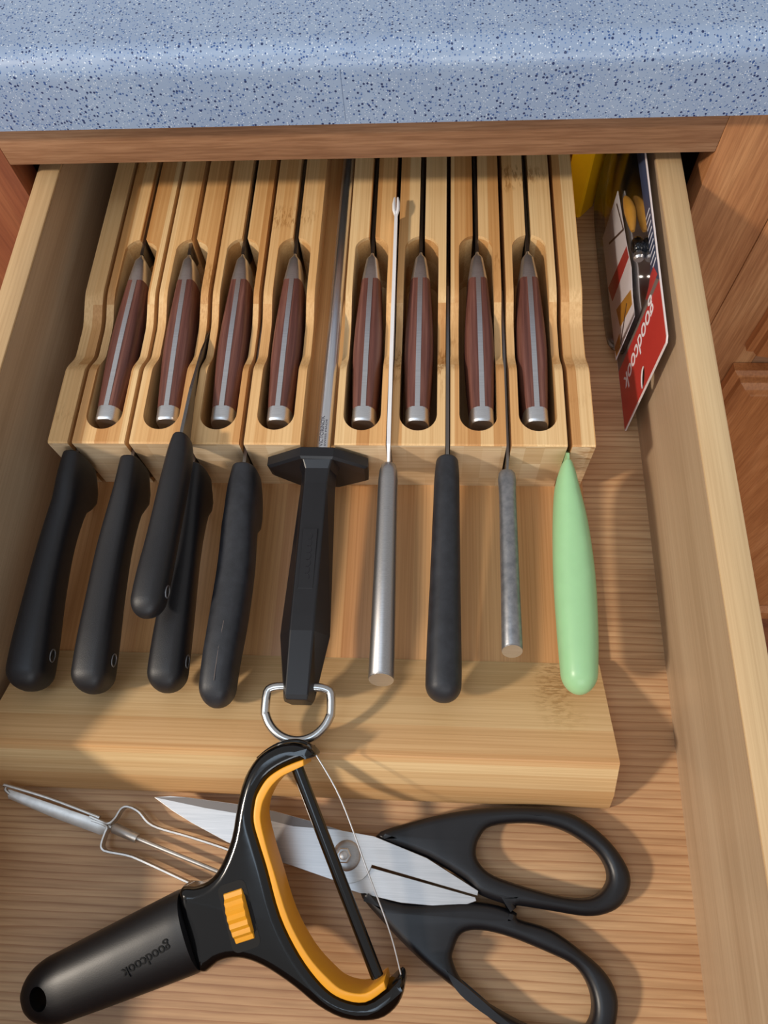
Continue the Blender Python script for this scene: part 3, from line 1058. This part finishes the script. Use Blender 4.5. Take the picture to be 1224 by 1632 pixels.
# ------------------------------------------------------------------ kitchen scissors
sc = thing('kitchen_scissors', 'kitchen scissors with large black loop handles lying in front of the rest bar', 'scissors', (0, 0, 0))
UP_OUT = [(-23.0, 2.8), (-2.0, 10.7), (19.7, 15.3), (42.7, 17.2), (58.1, 15.9), (67.8, 12.0), (77.3, 4.4), (83.4, -4.6), (84.3, -11.7), (80.3, -18.9), (74.1, -22.6), (65.2, -24.1), (50.9, -22.7), (37.6, -21.4), (36.0, -21.9), (21.7, -18.0), (15.4, -12.9), (-0.7, -4.8)]
UP_HOLE = [(20.3, -1.5), (22.0, 4.0), (27.2, 8.7), (42.4, 10.5), (55.6, 9.0), (65.4, 4.6), (72.9, -1.4), (75.7, -8.5), (73.0, -14.1), (66.8, -17.4), (56.2, -17.3), (41.5, -14.4), (27.6, -10.5), (21.8, -6.1)]
LO_OUT = [(-28.7, -18.9), (-9.4, -22.7), (20.1, -20.9), (35.9, -23.6), (37.6, -26.5), (50.6, -29.6), (61.6, -36.0), (70.6, -42.9), (75.0, -50.0), (75.0, -57.0), (72.0, -64.5), (64.0, -71.3), (53.6, -73.6), (42.4, -71.0), (29.9, -64.6), (14.1, -53.7), (-0.1, -44.6), (-15.2, -32.6)]
LO_HOLE = [(10.9, -38.3), (14.2, -32.5), (22.0, -31.0), (34.1, -33.0), (50.1, -38.1), (59.2, -41.9), (64.0, -47.5), (65.8, -54.0), (64.6, -60.0), (60.0, -64.6), (52.5, -66.0), (40.5, -63.4), (28.6, -58.6), (21.0, -54.6), (14.2, -49.6), (10.4, -42.3)]


def cm2(p, per=4):
    return [(v.x, v.y) for v in catmull([(a, b_, 0) for a, b_ in p], per, True)]


plate('handle', [cm2(UP_OUT), cm2(UP_HOLE)], 5.6, 3.4, M['black_plain'], sc, z=6.2, res=4, smooth=60)
plate('handle', [cm2(LO_OUT), cm2(LO_HOLE)], 5.6, 3.4, M['black_plain'], sc, z=6.2, res=4, smooth=60)
TOPB = [(-122.5, 15.1), (-115, 15.8), (-107.9, 15.6), (-85.0, 13.6), (-66.9, 11.1), (-50.9, 7.8), (-37.3, 4.5), (-23.5, 2.8), (-0.7, -4.8), (20.9, -16.4), (20.6, -18.2), (-23.8, -8.4), (-25.2, -11.6), (-27.4, -14.0), (-30.5, -15.4), (-33.9, -16.0), (-41.0, -14.6), (-57.7, -10.2), (-73, -6.4), (-87.3, -1.9), (-103.8, 5.1), (-113, 9.6)]
plate('blade', [TOPB], 0.9, 0.15, M['scissor_steel'], sc, z=11.3, res=1, smooth=20)
BEV = [(-122.3, 15.0), (-107.9, 15.4), (-85.0, 13.4), (-66.9, 10.9), (-50.9, 7.6), (-38.5, 4.7), (-58.7, 5.4), (-78.8, 9.1), (-98.9, 11.4)]
plate('ground_edge', [BEV], 0.08, 0.0, M['scissor_grind'], sc.children[2], z=12.26, res=0)
LOWB = [(-116, 11.0), (-88, 0.5), (-58, -8.0), (-41.3, -13.5), (-38.2, -17.2), (-28.9, -19.3), (-11.1, -22.3), (4.3, -22.9), (16.0, -21.8), (20.2, -20.3), (19.8, -18.9), (-23.9, -9.6), (-30, -4), (-40, 0), (-60, 2), (-95, 9)]
plate('blade', [LOWB], 0.8, 0.15, M['scissor_steel'], sc, z=9.3, res=1, smooth=20)
bolt = link('pivot_bolt', mesh_from('pivot_bolt', *skin_rings([super_ring((-34.8, -5.2, z), (r, 0, 0), (0, r * 1.02, 0), 2, 28) for z, r in ((8.2, 6.0), (12.7, 6.0), (13.3, 5.4), (13.8, 3.8))])), M['tube_steel'], sc, smooth=40)
link('bolt_nut', mesh_from('bolt_nut', *skin_rings([super_ring((-35.8, -5.2, z), (r, 0, 0), (0, r, 0), 2, 6) for z, r in ((13.4, 3.4), (15.3, 3.3), (15.7, 2.8))])), M['bolster'], bolt)
link('bolt_stud', mesh_from('bolt_stud', *skin_rings([super_ring((-35.8, -5.2, z), (r, 0, 0), (0, r, 0), 2, 16) for z, r in ((15.2, 1.8), (16.6, 1.8), (16.9, 1.4))])), M['scissor_steel'], bolt, smooth=40)

# ------------------------------------------------------------------ wire cheese slicer, tilted: arms on the rest bar, grip on the drawer floor
PA, PB, PC = 37.52, 0.06, 0.224
cs = thing('cheese_slicer', 'glossy black and orange Y-shaped wire cheese slicer lying over the scissors', 'cheese slicer', (0, 0, 0))
e1 = Vector((1, 0, PB)).normalized()
nrm = Vector((-PB, -PC, 1)).normalized()
e2 = nrm.cross(e1).normalized()
OR_ = Vector((-75.0, -25.0, PA - 75 * PB - 25 * PC))
MT = frame(OR_, e1, e2, nrm)


def lp(x, y, n=0.0):
    """drop a plan point onto the slicer's plane and give it in the plane's own axes"""
    v = Vector((x, y, PA + PB * x + PC * y)) - OR_
    return (v.dot(e1), v.dot(e2), n)


def wp(x, y, n=0.0):
    return Vector((x, y, PA + PB * x + PC * y)) + nrm * n


BODY = [(-99.0, -19.3), (-93, -17.6), (-87.4, -15.2), (-82.8, -9.8), (-78.9, 0.9), (-77.5, 12.5), (-75.0, 23.4), (-70.7, 30.6), (-65.9, 34.4), (-60.7, 36.7), (-55.1, 37.4), (-50.3, 36.4), (-47.0, 34.5), (-46.2, 32.2), (-53.4, 30.0), (-60.1, 27.0), (-64.9, 23.5), (-68.1, 18.8), (-69.4, 14.7), (-69.5, 7.6), (-66.4, -0.8), (-63.0, -9.0), (-56.7, -25.7), (-48.4, -38.8), (-39.5, -48.1), (-31.9, -52.4), (-22.6, -53.2), (-14.7, -48.3), (-9.7, -44.4), (-8.0, -47.9), (-10.0, -53.7), (-15.2, -58.4), (-22.4, -60.2), (-31.7, -59.8), (-41.1, -56.2), (-50.6, -50.3), (-60.4, -45.2), (-68.2, -42.5), (-74.9, -42.0), (-80.9, -43.6), (-88.0, -47.6), (-95.5, -36.0)]
bl2 = [lp(*p)[:2] for p in BODY]
body = plate('body', [[(v.x, v.y) for v in catmull([(a, b_, 0) for a, b_ in bl2], 3, True)]], 7.6, 4.1, M['black_gloss'], cs, mtx=MT, res=7, smooth=70)
wc = Vector((-73.4, -26.0, 0))
wdir = (wp(-69.2, -35.0) - wp(-75.8, -17.1)).normalized()
wax = wdir.cross(nrm).normalized()
wctr = wp(-73.0, -26.2, -5.4)
slot_m = frame(wp(-73.0, -26.2, 8), wdir, wax, nrm)
rr_ = []
for qx, qy, a0 in ((1, 1, 0), (-1, 1, 90), (-1, -1, 180), (1, -1, 270)):
    for k in range(6):
        t = math.radians(a0 + 18 * k)
        rr_.append((qx * 10.0 + 2.6 * math.cos(t), qy * 3.2 + 2.6 * math.sin(t)))
plate('wheel_slot', [rr_], 0.16, 0.0, M['black_hole'], cs, mtx=frame(wp(-73.0, -26.2, 7.58), wdir, wax, nrm), res=0)
# thumb wheel with a ribbed rim
rings = []
NT = 32
for sgn, k in ((-4.3, 0.93), (-3.7, 1.0), (3.7, 1.0), (4.3, 0.93)):
    ring = []
    for i in range(NT * 4):
        t = 2 * math.pi * i / (NT * 4)
        r = (16.0 + 0.34 * math.cos(NT * t)) * k
        ring.append(wctr + wax * sgn + wdir * (r * math.cos(t)) + nrm * (r * math.sin(t)))
    rings.append(ring)
link('thumb_wheel', mesh_from('thumb_wheel', *skin_rings(rings)), M['orange'], cs, smooth=35)
LO = [(-50.3, 31.3), (-54.7, 29.7), (-60.1, 27.2), (-64.9, 23.7), (-68.1, 18.8), (-69.4, 14.7), (-69.5, 7.6), (-66.4, -0.8), (-63.0, -9.0), (-56.7, -25.7), (-48.4, -38.8), (-39.5, -48.1), (-31.9, -52.4), (-22.6, -53.2), (-14.7, -48.3)]
LI = [(-50.0, 29.0), (-54.5, 26.9), (-59.2, 24.5), (-62.9, 21.0), (-65.4, 16.7), (-66.5, 13.1), (-66.5, 7.7), (-63.4, -1.8), (-60.1, -10.0), (-53.4, -26.3), (-45.2, -38.4), (-36.9, -46.0), (-30.8, -49.6), (-22.7, -50.1), (-15.6, -45.6)]
lo = [(v.x, v.y) for v in catmull([lp(*p) for p in LO], 4)]
li = [(v.x, v.y) for v in catmull([lp(*p) for p in LI], 4)]
plate('orange_liner', [lo + li[::-1]], 7.0, 0.5, M['orange'], cs, mtx=MT @ Matrix.Translation((0, 0, 0.2 * S)), res=2, smooth=40)
tube('roller_rod', [wp(-54.2, 27.2, 0.5), wp(-19.0, -46.6, 0.5)], 2.55, M['black_gloss'], cs, n=20)
tube('cutting_wire', catmull([wp(-46.6, 33.4, 3), wp(-35.4, 16.6, 3), wp(-23.1, -10.6, 3), (wp(-14.1, -30.7, 3)), wp(-9.6, -45.0, 3)], 6), 0.34, M['chrome'], cs, n=8)
tube('wire_tail', catmull([wp(-71.0, 30.0, 0), wp(-66.6, 33.6, 0.0), wp(-61.0, 36.4, 0), wp(-55, 37.3, 0.0), wp(-50.5, 36.2, 0)], 6), 1.15, M['black_gloss'], cs, n=8)
# soft grip
gax = Vector((-0.926, -0.377, 0))
gax = (gax + Vector((0, 0, PB * gax.x + PC * gax.y))).normalized()
gsd = nrm.cross(gax).normalized()
gs = wp(-93.3, -33.8)
GT = [(0, 15.5, 11.6, 0), (4, 15.6, 11.8, 0), (15, 15.1, 11.9, -0.4), (30, 14.3, 11.8, -0.9), (45, 13.5, 11.4, -1.4), (58, 12.7, 10.6, -1.8)]
rings = []
for k in range(30):
    t = 58 * k / 29
    a = interp([(-r[0],) + r[1:] for r in GT], -t)
    rings.append(super_ring(gs + gax * t - gsd * a[2], gsd * a[0], nrm * a[1], 2.5, 36))
for k in range(1, 11):
    q = k / 10
    s = math.sqrt(max(0, 1 - (q * 0.995) ** 2.2))
    rings.append(super_ring(gs + gax * (58 + 17 * q) - gsd * -1.8, gsd * 12.7 * s, nrm * 10.6 * (0.25 + 0.75 * s), 2.5, 36))
grip = link('grip', mesh_from('grip', *skin_rings(rings)), M['black_rubber'], cs, smooth=50)
hc = gs + gax * 63.5 + gsd * 1.2
hole_rings = [super_ring(hc + nrm * t, gax * 3.8, gsd * 4.6, 2, 24) for t in (-20, 20)]
cut(grip, mesh_from('cutter', *skin_rings(hole_rings)))
for p in grip.data.polygons:
    p.use_smooth = True
grip.data.set_sharp_from_angle(angle=math.radians(45))
# word moulded into the grip, upside down towards the camera
tx = (-(wp(-97.6, -35.8) - wp(-117.1, -47.6))).normalized()
tx = (tx - nrm * tx.dot(nrm)).normalized()
ty = nrm.cross(tx)
tc_ = wp(-107.4, -41.8, 11.98)
text_part('moulded_word', 'goodcook', 5.6, frame(tc_, tx, ty, nrm), M['emboss'], grip, thick=0.12, fit=21.5, bold=0.06)

# ------------------------------------------------------------------ metal vegetable peeler
vp = thing('vegetable_peeler', 'all-metal swivel vegetable peeler with bent wire frame, tip against the left of the rest bar', 'peeler', (0, 0, 0))


def pz(x):
    """the blade end is propped a little against the bar"""
    return 5.0 + max(0.0, (-146 - x)) * 0.13


def band(name, pts, thick, hh, mat, par, per=5, n=10):
    c_ = catmull([(x, y, pz(x) + dz) for x, y, dz in pts], per)
    return tube(name, c_, thick, mat, par, n=n, flat=hh)


def sheet(name, quads, par, mat):
    rings = []
    for (xa, ya, za), (xb, yb, zb) in quads:
        a, b_ = Vector((xa, ya, za)), Vector((xb, yb, zb))
        m_ = (a + b_) / 2 + Vector((0, 0, 0.7))
        rings.append([a, m_, b_, b_ - Vector((0, 0, 0.7)), m_ - Vector((0, 0, 0.7)), a - Vector((0, 0, 0.7))])
    return link(name, mesh_from(name, *skin_rings(rings)), mat, par, smooth=50)


bl = sheet('blade', [((-191.0, 16.2, 10.4), (-190.4, 12.2, 9.6)), ((-170.4, 10.8, 8.2), (-168.3, 4.8, 6.8)), ((-149.6, 5.2, 5.6), (-147.3, -1.2, 4.2)), ((-145.2, 3.4, 5.4), (-143.9, -0.4, 4.4))], vp, M['peeler_steel'])
band('blade_rail', [(-192.2, 17.6, 0.8), (-190.4, 17.4, 0.8), (-171.0, 12.8, 0.6), (-148.0, 5.9, 0.6)], 0.75, 1.2, M['peeler_steel'], vp)
tube('blade_bridge', catmull([(-191.8, 17.3, pz(-191)), (-192.2, 15.8, pz(-191) - 0.4), (-190.0, 14.2, pz(-190) - 0.8)], 4), 0.8, M['peeler_steel'], vp, n=8)
band('wire_frame', [(-152.2, 6.2, 0.2), (-145.9, 4.1, 0.6), (-142.8, 3.6, 0.9), (-140.4, 5.9, 0.5), (-138.3, 9.9, 0.5), (-135.5, 10.8, 0.4), (-130.3, 8.9, 0.2), (-123.0, 3.4, -0.1), (-106.4, -0.4, -0.1), (-90, -4.4, -0.1), (-85, -6.6, 0), (-82.5, -12.0, 0), (-84.0, -19.0, 0), (-91.2, -22.6, 0), (-101.4, -19.3, -0.1), (-125.6, -10.9, -0.1), (-132.5, -9.0, 0), (-140.4, -8.0, 0.3), (-143.4, -7.2, 0.4), (-144.6, -5.2, 0.5), (-143.9, -0.5, 0.5), (-143.3, 1.9, 0.6), (-145.8, 3.2, 0.4), (-151.1, 4.8, 0.2)], 0.62, 2.2, M['peeler_steel'], vp)
tube('pivot_sleeve', [(-141.6, 2.2, 6), (-140.4, 1.8, 6), (-129.4, -2.0, 5.6)], [1.3, 2.3, 2.1], M['peeler_steel'], vp, n=16)
tube('pivot_rod', [(-144.5, 2.9, 5.6), (-128.0, -2.5, 5.4), (-90.4, -14.2, 5.0), (-82.8, -15.4, 5.0)], 0.95, M['peeler_steel'], vp, n=12)

# ------------------------------------------------------------------ blister-packed tool on a printed card, standing along the right wall
bp_ = thing('blister_pack', 'red and grey printed blister card standing on edge along the right drawer wall', 'package', (105, 290, 0))
XC = 104.6      # face of the card


def card_frame(x):
    """card plane: local x = along the drawer, local y = up, thickness across; leans slightly to the wall"""
    ln = 0.022
    return frame((x, 0, 0), (0, 1, 0), (ln, 0, 1), (-1, 0, ln))


CARD = [(211.5, 0.6), (212.2, 0.0), (262, 0.2), (392, 4), (394, 6), (394, 82), (392, 83.6), (330, 81.2), (258, 77.6), (218, 75.6), (215.3, 73.6)]


def inset(p, x0=None, x1=None):
    return p


hole = [(220.9 + 5.4 * math.cos(2 * math.pi * k / 24), 38 + 3.4 * math.sin(2 * math.pi * k / 24) + 0.35 * 5.4 * math.cos(2 * math.pi * k / 24)) for k in range(24)]


def cplate(name, loops, x, half, mat, par=None):
    me = plate_mesh(name, loops, half, 0.0, 0)
    me.transform(card_frame(x))
    o = link(name, me, mat, par or bp_)
    o.matrix_parent_inverse = Matrix.Translation(-Vector(bp_.location))
    if par:
        o.matrix_parent_inverse = Matrix.Identity(4)
    return o


card = cplate('card', [CARD, hole], XC + 0.4, 0.35, M['card_edge'])
cplate('red_print', [[(212.3, 0.6), (250, 0.9), (250, 76.4), (218.2, 74.9), (216.1, 73.2)], hole], XC - 0.03, 0.04, M['card_red'], card)
cplate('grey_print', [[(250, 0.9), (330, 3), (330, 66), (262, 66), (250, 76.4)]], XC - 0.03, 0.04, M['card_grey'], card)
cplate('blue_print', [[(262, 66), (330, 66), (330, 3), (393, 6), (393, 82.6), (330, 80.6), (258, 77.0), (250, 76.5)]], XC - 0.03, 0.04, M['card_blue'], card)
cplate('red_patch', [[(262.1, 72.0), (254.4, 75.4), (253.3, 58.1), (260.3, 52)]], XC - 0.1, 0.04, M['card_red'], card)
for k in range(9):
    y = 262 + 3.9 * k
    h = 6 + (k * 7 % 5)
    cplate('fine_print', [[(y, 77.0 - h - 0.2 * k), (y + 0.9, 77.0 - h - 0.2 * k), (y + 2.2, 76.2 + 0.12 * k), (y + 1.3, 76.2 + 0.12 * k)]], XC - 0.1, 0.04, M['white'], card)
# word on the red end, read from top to bottom of the card
ln = 0.022
cx_ = (0, -0.17, -0.985)
up_ = Vector((0, -0.985, 0.17))
tcen = Vector((XC - 0.12 + ln * 37, 240.0, 37.5))
tX = Vector((-ln * 0.985, -0.17, -0.985)).normalized()
tZ = Vector((-1, 0, ln)).normalized()
tY = tZ.cross(tX)
o = text_part('brand_word', 'goodcook', 15.5, frame(tcen, tX, tY, tZ), M['white'], card, thick=0.05, fit=57, bold=0.12)
# tool and paper insert seen through the blister
cplate('paper_insert', [[(343, 44), (299.7, 47.5), (282, 50), (266, 46.6), (253, 46.2), (253, 8), (343, 8)]], 101.6, 0.15, M['white'])
cplate('insert_stripe', [[(298.6, 47.4), (289.9, 48.6), (289.8, 13.7), (303.7, 9)]], 101.35, 0.1, M['card_red'])
cplate('insert_picture', [[(270.5, 45.6), (261.7, 44.8), (264.7, 22.4), (279.3, 19)]], 101.35, 0.1, M['food'])
cplate('insert_picture', [[(262, 20), (254, 18), (254, 10), (261, 9)]], 101.35, 0.1, M['food'])
for pa in ([(337, 41), (311, 46.5), (311.6, 45.6), (337, 39.8)], [(311.2, 46.3), (327, 19), (328.2, 19.6), (312.2, 47)], [(268, 38), (254.5, 20), (255.4, 19.3), (269, 37)]):
    cplate('drawn_line', [pa], 101.25, 0.06, M['line'])


def world_part(o):
    o.parent = bp_
    o.matrix_parent_inverse = Matrix.Translation(-Vector(bp_.location))
    return o


pts = [(101.9, 324, 57), (101.6, 314, 61), (101.5, 304, 63), (101.5, 294, 63)]
world_part(tube('tool_handle', catmull(pts, 4), [1.0, 1.5, 2.0, 2.4, 2.7, 2.9, 3.0, 2.9, 2.7, 2.4, 2.0, 1.5, 1.0], M['food'], None, n=14))
world_part(link('tool_knob', mesh_from('tool_knob', *skin_rings([super_ring((101.6, y + 5.5, 67), (r, 0, 0), (0, 0, r), 2, 20) for y, r in ((279.4, 1.2), (279, 2.3), (277, 3.2), (274.5, 3.5), (272, 3.3), (270.6, 2.6), (270, 1.5))])), M['black_gloss'], None, smooth=60))
world_part(link('tool_collar', mesh_from('tool_collar', *skin_rings([super_ring((101.6, y + 5.5, 66.4), (r, 0, 0), (0, 0, r), 2, 20) for y, r in ((270.4, 2.0), (269.6, 2.7), (267.2, 2.8), (266.2, 2.0))])), M['chrome'], None, smooth=40))
# clear shell: rim against the card, dome towards the drawer middle
rings = []
for ins, x in ((0, 104.4), (1.0, 102.5), (2.0, 99.0), (4.0, 97.0), (7.0, 96.2)):
    r = []
    for k in range(40):
        t = 2 * math.pi * k / 40
        ct, st = math.cos(t), math.sin(t)
        e = 2 / 6.0
        r.append(Vector((x + 0.9 * (ins == 0) * 0, 312 + (60 - ins) * math.copysign(abs(ct) ** e, ct), 40.0 + (35.5 - ins) * math.copysign(abs(st) ** e, st) + 0.02 * (60 - ins) * ct)))
    rings.append(r)
world_part(link('clear_blister', mesh_from('clear_blister', *skin_rings(rings)), M['clear'], None, smooth=50))

# ------------------------------------------------------------------ yellow plastic piece at the back
yk = thing('plastic_holder', 'bright yellow plastic holder standing at the back right beside the knife block', 'holder', (88, 376, 0))
o = prism('shell', [(79.5, 374), (89.4, 368), (91.2, 368.4), (99.6, 378), (100.3, 381), (99, 400), (79.5, 400)], 'Z', 0.2, 60, M['yellow'], None, smooth=25)
o.parent = yk
o.matrix_parent_inverse = Matrix.Translation(-Vector(yk.location))
o = box('dark_insert', (82, 93), (378, 392), (58, 64), M['black_hole'], None, bev=1.0)
o.parent = yk
o.matrix_parent_inverse = Matrix.Translation(-Vector(yk.location))
